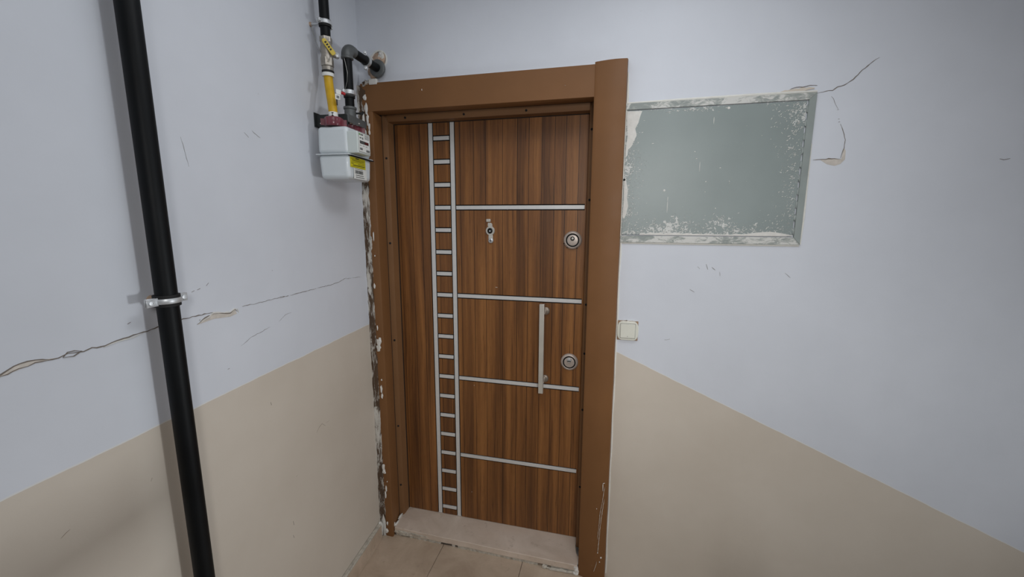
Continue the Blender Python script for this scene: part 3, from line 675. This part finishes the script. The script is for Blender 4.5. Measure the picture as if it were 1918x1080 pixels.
# ------------------------------------------------------------------ gas inlet pipe, valve, yellow hose
TA, NA = -.283, .057
gp = left_empty('gas_supply_pipe', TA, 0, 0); tag(gp, 'thin black gas pipe coming down from the ceiling to a ball valve', 'pipe')
GR_ = .0166
put('pipe', tb([(NA, 0, 2.235), (NA, 0, 2.76)], GR_, 28), 'pipe', gp, smooth=True)
zg = 2.285
put('rubber_liner', lt([(GR_, -.013), (GR_+.004, -.013), (GR_+.004, .010), (GR_, .010)], (NA, 0, zg), (0, 0, 1), 32), 'rubber', gp, smooth=True)
put('clamp_band', lt([(GR_+.004, -.006), (GR_+.0065, -.006), (GR_+.0072, -.002), (GR_+.0072, .004), (GR_+.0060, .007), (GR_+.004, .007)], (NA, 0, zg), (0, 0, 1), 32), 'chrome', gp, smooth=True)
ear(gp, (NA, -GR_-.004, zg), (-.5, -1, 0), (1, -.5, 0), .016, .007)
ear(gp, (NA, GR_+.004, zg-.004), (.5, 1, 0), (1, -.5, 0), .014, .007)
put('wall_stud', tb([(0, 0, zg), (NA-GR_, 0, zg)], .004, 12), 'chrome', gp, smooth=True)
put('wall_plug', lt([(.008, 0), (.0075, .003), (.005, .006), (0, .006)], (0, 0, zg), (1, 0, 0), 12), 'foam', gp, smooth=True)
put('seal_wire', tb([(.006, -.002, zg-.004), (.012, -.004, zg-.03), (.022, -.006, zg-.06), (.034, -.008, zg-.085), (.043, -.010, zg-.105)], .0009, 6), 'wire', gp, smooth=True)
# valve
va = left_empty('gas_ball_valve', TA, 0, 0); tag(va, 'nickel ball valve with pale yellow lever on the gas pipe', 'valve')
put('valve_body', lt([(0.0190, 2.128), (0.0190, 2.140), (0.0168, 2.142), (0.0168, 2.148), (0.0199, 2.152), (0.0204, 2.172), (0.0185, 2.180), (0.0202, 2.186), (0.0207, 2.205), (0.0190, 2.209), (0.0185, 2.222), (0.0193, 2.224), (0.0193, 2.236), (0.0157, 2.238)], (NA, 0, 0), (0, 0, 1), 24), 'nickel', va, smooth=True)
bm = bmesh.new(); lathe(bm, [(.0216, 2.142), (.0220, 2.145), (.0220, 2.166), (.0216, 2.169)], (NA, 0, 0), (0, 0, 1), 6); put('hex_collar', bm, 'nickel', va)
bm = bmesh.new(); lathe(bm, [(.0212, 2.222), (.0212, 2.238)], (NA, 0, 0), (0, 0, 1), 6); put('hex_nut', bm, 'nickel', va)
# stem and lever stand off towards the room side (away from wall, towards viewer)
sd = Vector((.74, .55, 0)).normalized()     # stem direction
sp0 = Vector((NA, 0, 2.183))
put('stem', tb([sp0+sd*.012, sp0+sd*.031], .0075, 16), 'nickel', va, smooth=True)
put('stem_nut', lt([(.0085, .0), (.0085, .007), (.006, .009), (0, .009)], sp0+sd*.030, sd, 6), 'chrome', va)
a0 = sp0+sd*.026; ld = Vector((-.55, -.68, .42)).normalized()
a0b = sp0+Vector((.030, -.006, .000))
bm = bmesh.new()
def lever(bm, A, Bp, w0, w1, th):
    d = (Bp-A); L_ = d.length; d.normalize(); n = Vector((.62, -.78, 0)); n = (n-d*n.dot(d)).normalized(); s = d.cross(n); poly = []
    for (u, ww) in ((-.002, w0*.8), (.004, w0), (L_-.006, w1), (L_, w1*.6)): poly.append((u, ww))
    P = [(u, ww) for u, ww in poly]+[(u, -ww) for u, ww in poly[::-1]]
    A1 = [bm.verts.new(A+d*u+s*ww-n*th) for u, ww in P]; B1 = [bm.verts.new(A+d*u+s*ww+n*th) for u, ww in P]; k_ = len(P)
    bm.faces.new(A1[::-1]); bm.faces.new(B1)
    for i in range(k_): bm.faces.new([A1[i], A1[(i+1) % k_], B1[(i+1) % k_], B1[i]])
    return d, n, s
LA = Vector((NA+.030, -.004, 2.180)); LB = Vector((NA+.008, -.031, 2.222))
d_, n_, s_ = lever(bm, LA, LB, .0085, .0080, .0030); put('lever', bm, 'lever', va, bevel=.0015)
bm = bmesh.new()
for i in range(4):
    v = box(bm, 0, 1, 0, 1, 0, 1)
    for q in v:
        a, b, c2 = q.co; q.co = LA+d_*(.014+i*.0085+a*.0055)+s_*((b-.5)*.007)+n_*(.0030+c2*.0004)
put('lever_print', bm, 'ink', va)
put('lever_nut', lt([(.0105, 0), (.0105, .008), (.007, .011), (.0055, .011), (.005, .006), (0, .006)], (NA+.021, .026, 2.184), (.55, -.6, .25), 14), 'chrome', va, smooth=True)
put('rubber_ring', lt([(.0205, 2.120), (.0205, 2.127), (.0165, 2.129)], (NA, 0, 0), (0, 0, 1), 24), 'rubber', va, smooth=True)
put('white_collar', lt([(.0200, 2.108), (.0204, 2.113), (.0200, 2.1195), (.0165, 2.120)], (NA, 0, 0), (0, 0, 1), 24), 'label', va, smooth=True)
# yellow hose
ho = left_empty('gas_hose', TA, 0, 0); tag(ho, 'short curved yellow gas hose from the valve to the meter', 'hose')
pts = []
TI, NI = -.322, .092      # meter inlet
for i in range(15):
    a = i/14; e = a*a*(3-2*a)
    pts.append((NA+(NI-NA)*e, (TI-TA)*e, 2.110-a*(2.110-1.962)))
put('hose', tb(pts, .0150, 24), 'yellow', ho, smooth=True)
put('hose_print', (lambda b: (box(b, NI+.0151, NI+.0156, TI-TA+.000, TI-TA+.006, 2.00, 2.02), b)[1])(bmesh.new()), 'ink', ho)
bm = bmesh.new(); lathe(bm, [(.0156, 1.958), (.0156, 1.976), (.0150, 1.976), (.0150, 1.958)], (NI, TI-TA, 0), (0, 0, 1), 24); put('paper_collar', bm, 'label', ho, smooth=True)
bm = bmesh.new()
cc = Vector((NI, TI-TA, 1.967)); e1 = Vector((.40, -.917, 0)); e2 = Vector((.917, .40, 0))
for sgn in (1, -1):
    A = [cc+e1*.0160+e2*(-.0045)+Vector((0, 0, sgn*.006)), cc+e1*.0160+e2*.0045+Vector((0, 0, sgn*.006)), cc+e1*.0160]
    B2 = [p_+e1*.0005 for p_ in A]; va_ = [bm.verts.new(p_) for p_ in A]; vb_ = [bm.verts.new(p_) for p_ in B2]
    bm.faces.new(va_[::-1]); bm.faces.new(vb_)
    for i in range(3): bm.faces.new([va_[i], va_[(i+1) % 3], vb_[(i+1) % 3], vb_[i]])
put('valve_symbol', bm, 'ink', ho)
# white seal tag with red clip
tg = left_empty('seal_tag', -.335, .125, 2.035); tag(tg, 'small white tag with a red lead seal hanging before the yellow hose', 'seal tag')
bm = bmesh.new(); v = box(bm, -.001, .001, -.009, .010, -.004, .012); put('tag_upper', bm, 'label', tg, bevel=.002)
o = put('tag_lower', bx(-.0012, .0012, -.013, .005, -.022, -.0045), 'label', tg, bevel=.002)
put('tag_mark', bx(.0013, .0016, -.009, .001, -.018, -.009), 'inkgrey', tg)
put('red_seal', tb([(.002, .010, .004), (.004, .022, .001)], .0048, 12), 'red', tg, smooth=True)
put('seal_wire', tb([(.003, .022, .003), (-.006, .05, .008), (-.015, .075, .012), (-.022, .09, .015)], .0009, 6), 'wire', tg, smooth=True)
for ob in list(tg.children): ob.rotation_euler.z = R(-28)

# ------------------------------------------------------------------ outlet pipe with elbow into the door wall
TO_, NO = -.197, .092
op = empty('gas_outlet_pipe', (-.992, 1.458, 0)); tag(op, 'black gas pipe rising from the meter and bending into the wall above the door', 'pipe')
YO = 0.0
put('riser', tb([(0, 0, 2.015), (0, 0, 2.205)], GR_, 28), 'pipe', op, smooth=True)
Ye = 2.246
pts = [(0, 0, 2.198), (0, 0, 2.203)]
for i in range(9):
    a = R(i*90/8); pts.append((0, .026-.026*math.cos(a), 2.205+.026*math.sin(a)))
pts += [(0, .042, 2.231)]
put('elbow', tb(pts, [.0202, .0205]+[.0208]*9+[.0196], 28), 'fitting', op, smooth=True)
put('elbow_lip', lt([(.0180, 2.192), (.0222, 2.194), (.0222, 2.200), (.020, 2.203)], (0, 0, 0), (0, 0, 1), 28), 'fitting', op, smooth=True)
put('crossing', tb([(0, .035, 2.231), (0, .232, 2.231)], GR_, 28), 'pipe', op, smooth=True)
# clamp on the crossing
ycl = .125
put('rubber_liner', lt([(GR_, -.014), (GR_+.0035, -.004), (GR_+.0035, .012), (GR_, .012)], (0, ycl+.002, 2.231), (0, 1, 0), 32), 'rubber', op, smooth=True)
put('clamp_band', lt([(GR_+.0035, -.006), (GR_+.006, -.006), (GR_+.0065, 0), (GR_+.006, .006), (GR_+.0035, .006)], (0, ycl, 2.231), (0, 1, 0), 32), 'chrome', op, smooth=True)
ear(op, (-.001, ycl-.002, 2.231+GR_+.004), (0, -.1, 1), (.5, -1, 0), .015, .007)
ear(op, (-.001, ycl-.002, 2.231-GR_-.004), (0, -.1, -1), (.5, -1, 0), .015, .007)
# clamp on the riser
zr = 2.075
put('rubber_liner', lt([(GR_, -.014), (GR_+.004, -.014), (GR_+.004, .008), (GR_, .008)], (0, 0, zr-.004), (0, 0, 1), 32), 'rubber', op, smooth=True)
put('clamp_band', lt([(GR_+.004, -.007), (GR_+.0062, -.007), (GR_+.0068, 0), (GR_+.0062, .007), (GR_+.004, .007)], (0, 0, zr), (0, 0, 1), 32), 'chrome', op, smooth=True)
ear(op, (-.004, -GR_-.003, zr), (-.6, -1, 0), (.9, -.6, 0), .013, .0065)
put('wall_stud', tb([(-GR_, 0, zr), (-.092, -.004, zr)], .004, 12), 'chrome', op, smooth=True)
# coupling and thumb screw
put('coupling', lt([(.0215, 1.978), (.0228, 1.981), (.0228, 1.988), (.0208, 1.990), (.0208, 2.013), (.0238, 2.016), (.0238, 2.023), (.0170, 2.025)], (0, 0, 0), (0, 0, 1), 28), 'fitting', op, smooth=True)
put('thumb_screw', (lambda b: (tube(b, [(.015, .006, 2.002), (.040, .018, 2.004)], .0035, 10), tube(b, [(.036, .016, 1.9975), (.044, .020, 2.010)], .0045, 8), b)[2])(bmesh.new()), 'rubber', op, smooth=True)
put('union_neck', lt([(.0150, 1.945), (.0150, 1.980)], (0, 0, 0), (0, 0, 1), 24), 'rubber', op, smooth=True)
put('seal_wire', tb([(-.002, -.0178, 2.195), (.004, -.0178, 2.170), (.009, -.0172, 2.140), (.006, -.0178, 2.110), (-.004, -.017, 2.085)], .0009, 6), 'wire', op, smooth=True)
# collar discs and hole in the wall
put('grey_collar', lt([(GR_, 0), (.032, 0), (.0345, .004), (.0345, .012), (.030, .015), (GR_, .015)], (0, .216, 2.231), (0, -1, 0), 32), 'fitting', op, smooth=True)
ros = empty('pipe_rosette', (-.996, YW, 2.273)); tag(ros, 'round white cover plate with broken plaster where the gas pipe enters the wall', 'cover plate')
put('cover_ring', lt([(.0380, 0), (.0380, .003), (.0355, .0045), (.031, .003), (.031, 0)], (0, 0, 0), (0, -1, 0), 40), 'caulk', ros, smooth=True)
put('filler', blob((-.002, -.002, -.004), (.032, .010, .032), 3, .35, 4, 4), 'foam', ros, smooth=True)
put('filler', blob((-.030, -.002, -.042), (.024, .008, .034), 5, .4, 4, 3), 'foam', ros, smooth=True)
put('plaster_blob', blob((.014, -.006, .014), (.013, .008, .016), 6, .4, 4, 3), 'plaster', ros, smooth=True)
put('plaster_blob', blob((-.030, -.003, .006), (.016, .004, .014), 7, .4, 4, 3), 'plaster', ros, smooth=True)
put('plaster_tag', bx(-.042, -.004, -.024, -.002, -.103, -.080), 'plaster', ros, bevel=.003)
put('broken_edge', blob((-.060, -.010, -.096), (.018, .012, .016), 9, .6, 4, 3), 'mess', ros, smooth=True)

# ------------------------------------------------------------------ meter bracket
br = left_empty('meter_bracket', 0, 0, 0); tag(br, 'dark metal wall bracket behind the meter unions', 'bracket')
def plate(poly, a, b, axis):
    bm = bmesh.new(); prism(bm, poly, a, b, axis); return bm
put('side_flange', plate([(.002, 1.942), (.012, 1.935), (.118, 1.935), (.126, 1.94), (.126, 1.975), (.118, 1.979), (.006, 1.979), (.002, 1.975)], -.286, -.289, 'y'), 'bracket', br, bevel=.0008, bseg=1)
put('front_flange', bx(.126, .129, -.289, -.16, 1.952, 1.979), 'fitting', br, bevel=.001)
put('wall_flange', bx(.001, .004, -.301, -.12, 1.935, 1.985), 'bracket', br)
for z in (1.945,): put('rivet', lt([(.0025, 0), (.002, .001), (0, .001)], (.018, -.289, z+.004), (0, -1, 0), 10), 'steel', br)
# ------------------------------------------------------------------ gas meter
gm = left_empty('gas_meter', -.270, .099, 1.745); tag(gm, 'light grey box gas meter with maroon unions hanging on the left wall', 'gas meter')
def rbox(name, x0, x1, y0, y1, z0_, z1_, m, taper=0, r=.014, top=True):
    bm = bmesh.new(); v = box(bm, x0, x1, y0, y1, z0_, z1_)
    if taper:
        cx, cy = (x0+x1)/2, (y0+y1)/2
        for q in v:
            if (abs(q.co.z-z0_) < 1e-6) == (taper > 0): q.co.x = cx+(q.co.x-cx)*(1-abs(taper)); q.co.y = cy+(q.co.y-cy)*(1-abs(taper))
    return put(name, bm, m, gm, bevel=r, bseg=4)
rbox('lower_shell', -.060, .059, -.080, .080, 0, .084, 'meter', taper=.05)
rbox('upper_shell', -.060, .059, -.080, .080, .086, .180, 'meter', taper=-.02)
rbox('seam_flange', -.065, .064, -.085, .085, .0825, .0865, 'meter', r=.002)
put('seam_gap', bx(.050, .0660, -.070, .088, .0800, .0826), 'black', gm)
ix = rbox('index_box', .050, .094, -.0745, .012, .088, .163, 'index', r=.004)
bm = bmesh.new(); prism(bm, [(-.070, .094), (.008, .094), (.009, .157), (.006, .160), (-.068, .160), (-.070, .157)], .0940, .0946, 'x'); lb = put('index_label', bm, 'label', gm)
def pr(par, items, x, m, name='print'):
    bm = bmesh.new()
    for (y0, y1, a, b) in items: box(bm, x, x+.0004, y0, y1, a, b)
    return tag(put(name, bm, m, par), kind='stuff' if name in ('print', 'digits', 'sticker_print', 'barcode_print', 'label_border') else None)
pr(lb, [(-.0695, .0085, .1595, .1602), (-.0695, .0085, .0945, .0952), (-.0697, -.0690, .0945, .160), (.0078, .0085, .0945, .160)], .0946, 'ink', 'label_border')
pr(lb, [(-.062, -.002, .1225, .1325)], .0946, 'ink', 'digit_window')
pr(lb, [(-.028, -.004, .1240, .1310)], .0950, 'darkred', 'digit_window')
pr(lb, [(-.060+i*.0075, -.0565+i*.0075, .1250, .1300) for i in range(4)], .0950, 'inkgrey', 'digits')
pr(lb, [(-.066, -.056, .151, .156)], .0946, 'green', 'print_mark')
pr(lb, [(-.054, -.038, .151, .156), (-.062, -.050, .140, .144), (-.045, -.038, .138, .145), (-.063, -.045, .101, .108), (-.020, .004, .098, .106)], .0946, 'inkgrey')
pr(lb, [(-.028, .003, .1545-i*.0042, .1562-i*.0042) for i in range(4)]+[(-.063+i*.02, -.052+i*.02, .1155, .117) for i in range(3)], .0946, 'inkgrey', 'print')
ys_ = pr(gm, [(-.071, .032, .042, .078)], .0588, 'ylabel', 'yellow_sticker')
pr(ys_, [(-.068, .029, .0715, .0722), (-.035, -.012, .0735, .0765), (-.060, .024, .066, .0675), (-.066, .026, .061, .062), (-.066, -.05, .055, .057), (-.02, .025, .055, .0565), (-.055, .026, .049, .0515), (-.066, .02, .0445, .0455)], .0592, 'ink', 'sticker_print')
bs = pr(gm, [(-.052, .036, .004, .041)], .0593, 'label', 'barcode_sticker')
rnd = random.Random(4); items = []; y = -.044
while y < .008:
    wv = rnd.choice((.0012, .0018, .003)); items.append((y, y+wv, .022, .034)); y += wv+rnd.choice((.001, .0016, .0024))
items += [(-.040, .014, .0155, .0175), (-.040, .018, .0085, .0105), (-.045, .01, .0375, .0388)]
pr(bs, items, .0597, 'ink', 'barcode_print')
# unions: maroon seal caps round the nuts
for (t_, nm) in ((TI+.270, 0), (TO_+.270, 1)):
    nn = NI-.099
    put('inlet_stub', lt([(.020, .174), (.020, .200)], (nn, t_, 0), (0, 0, 1), 24), 'rubber', gm, smooth=True)
    bm = bmesh.new(); lathe(bm, [(.029, .183), (.031, .187), (.031, .209), (.027, .214), (.018, .215)], (nn, t_, 0), (0, 0, 1), 12)
    u = put('union_cap', bm, 'maroon', gm, bevel=.0015)
    for sgn in (-1, 1):
        bm = bmesh.new(); v = box(bm, -.007, .007, -.0015, .0015, .186, .208)
        for q in v[-8:]:
            x_, y_ = q.co.x, q.co.y; a = R(28); q.co.x, q.co.y = nn+(x_+sgn*.036)*math.cos(a)-y_*math.sin(a), t_+(x_+sgn*.036)*math.sin(a)+y_*math.cos(a)
        put('cap_wing', bm, 'maroon', u)
    for k_ in range(6):
        a = R(15+60*k_); put('cap_rib', lt([(.004, .186), (.004, .210)], (nn+.029*math.cos(a), t_+.029*math.sin(a), 0), (0, 0, 1), 8), 'maroon', u, smooth=True)
put('torn_seal', blob((NI-.099+.022, TO_+.270-.018, .218), (.014, .012, .010), 4, .5, 4, 3), 'peel', gm, smooth=True)
put('copper_plug', tb([(NI-.099+.010, TO_+.270-.022, .214), (NI-.099+.010, TO_+.270-.024, .236)], .0085, 14), 'foam', gm, smooth=True)
for v_ in bpy.context.view_layer.objects: v_.select_set(False)
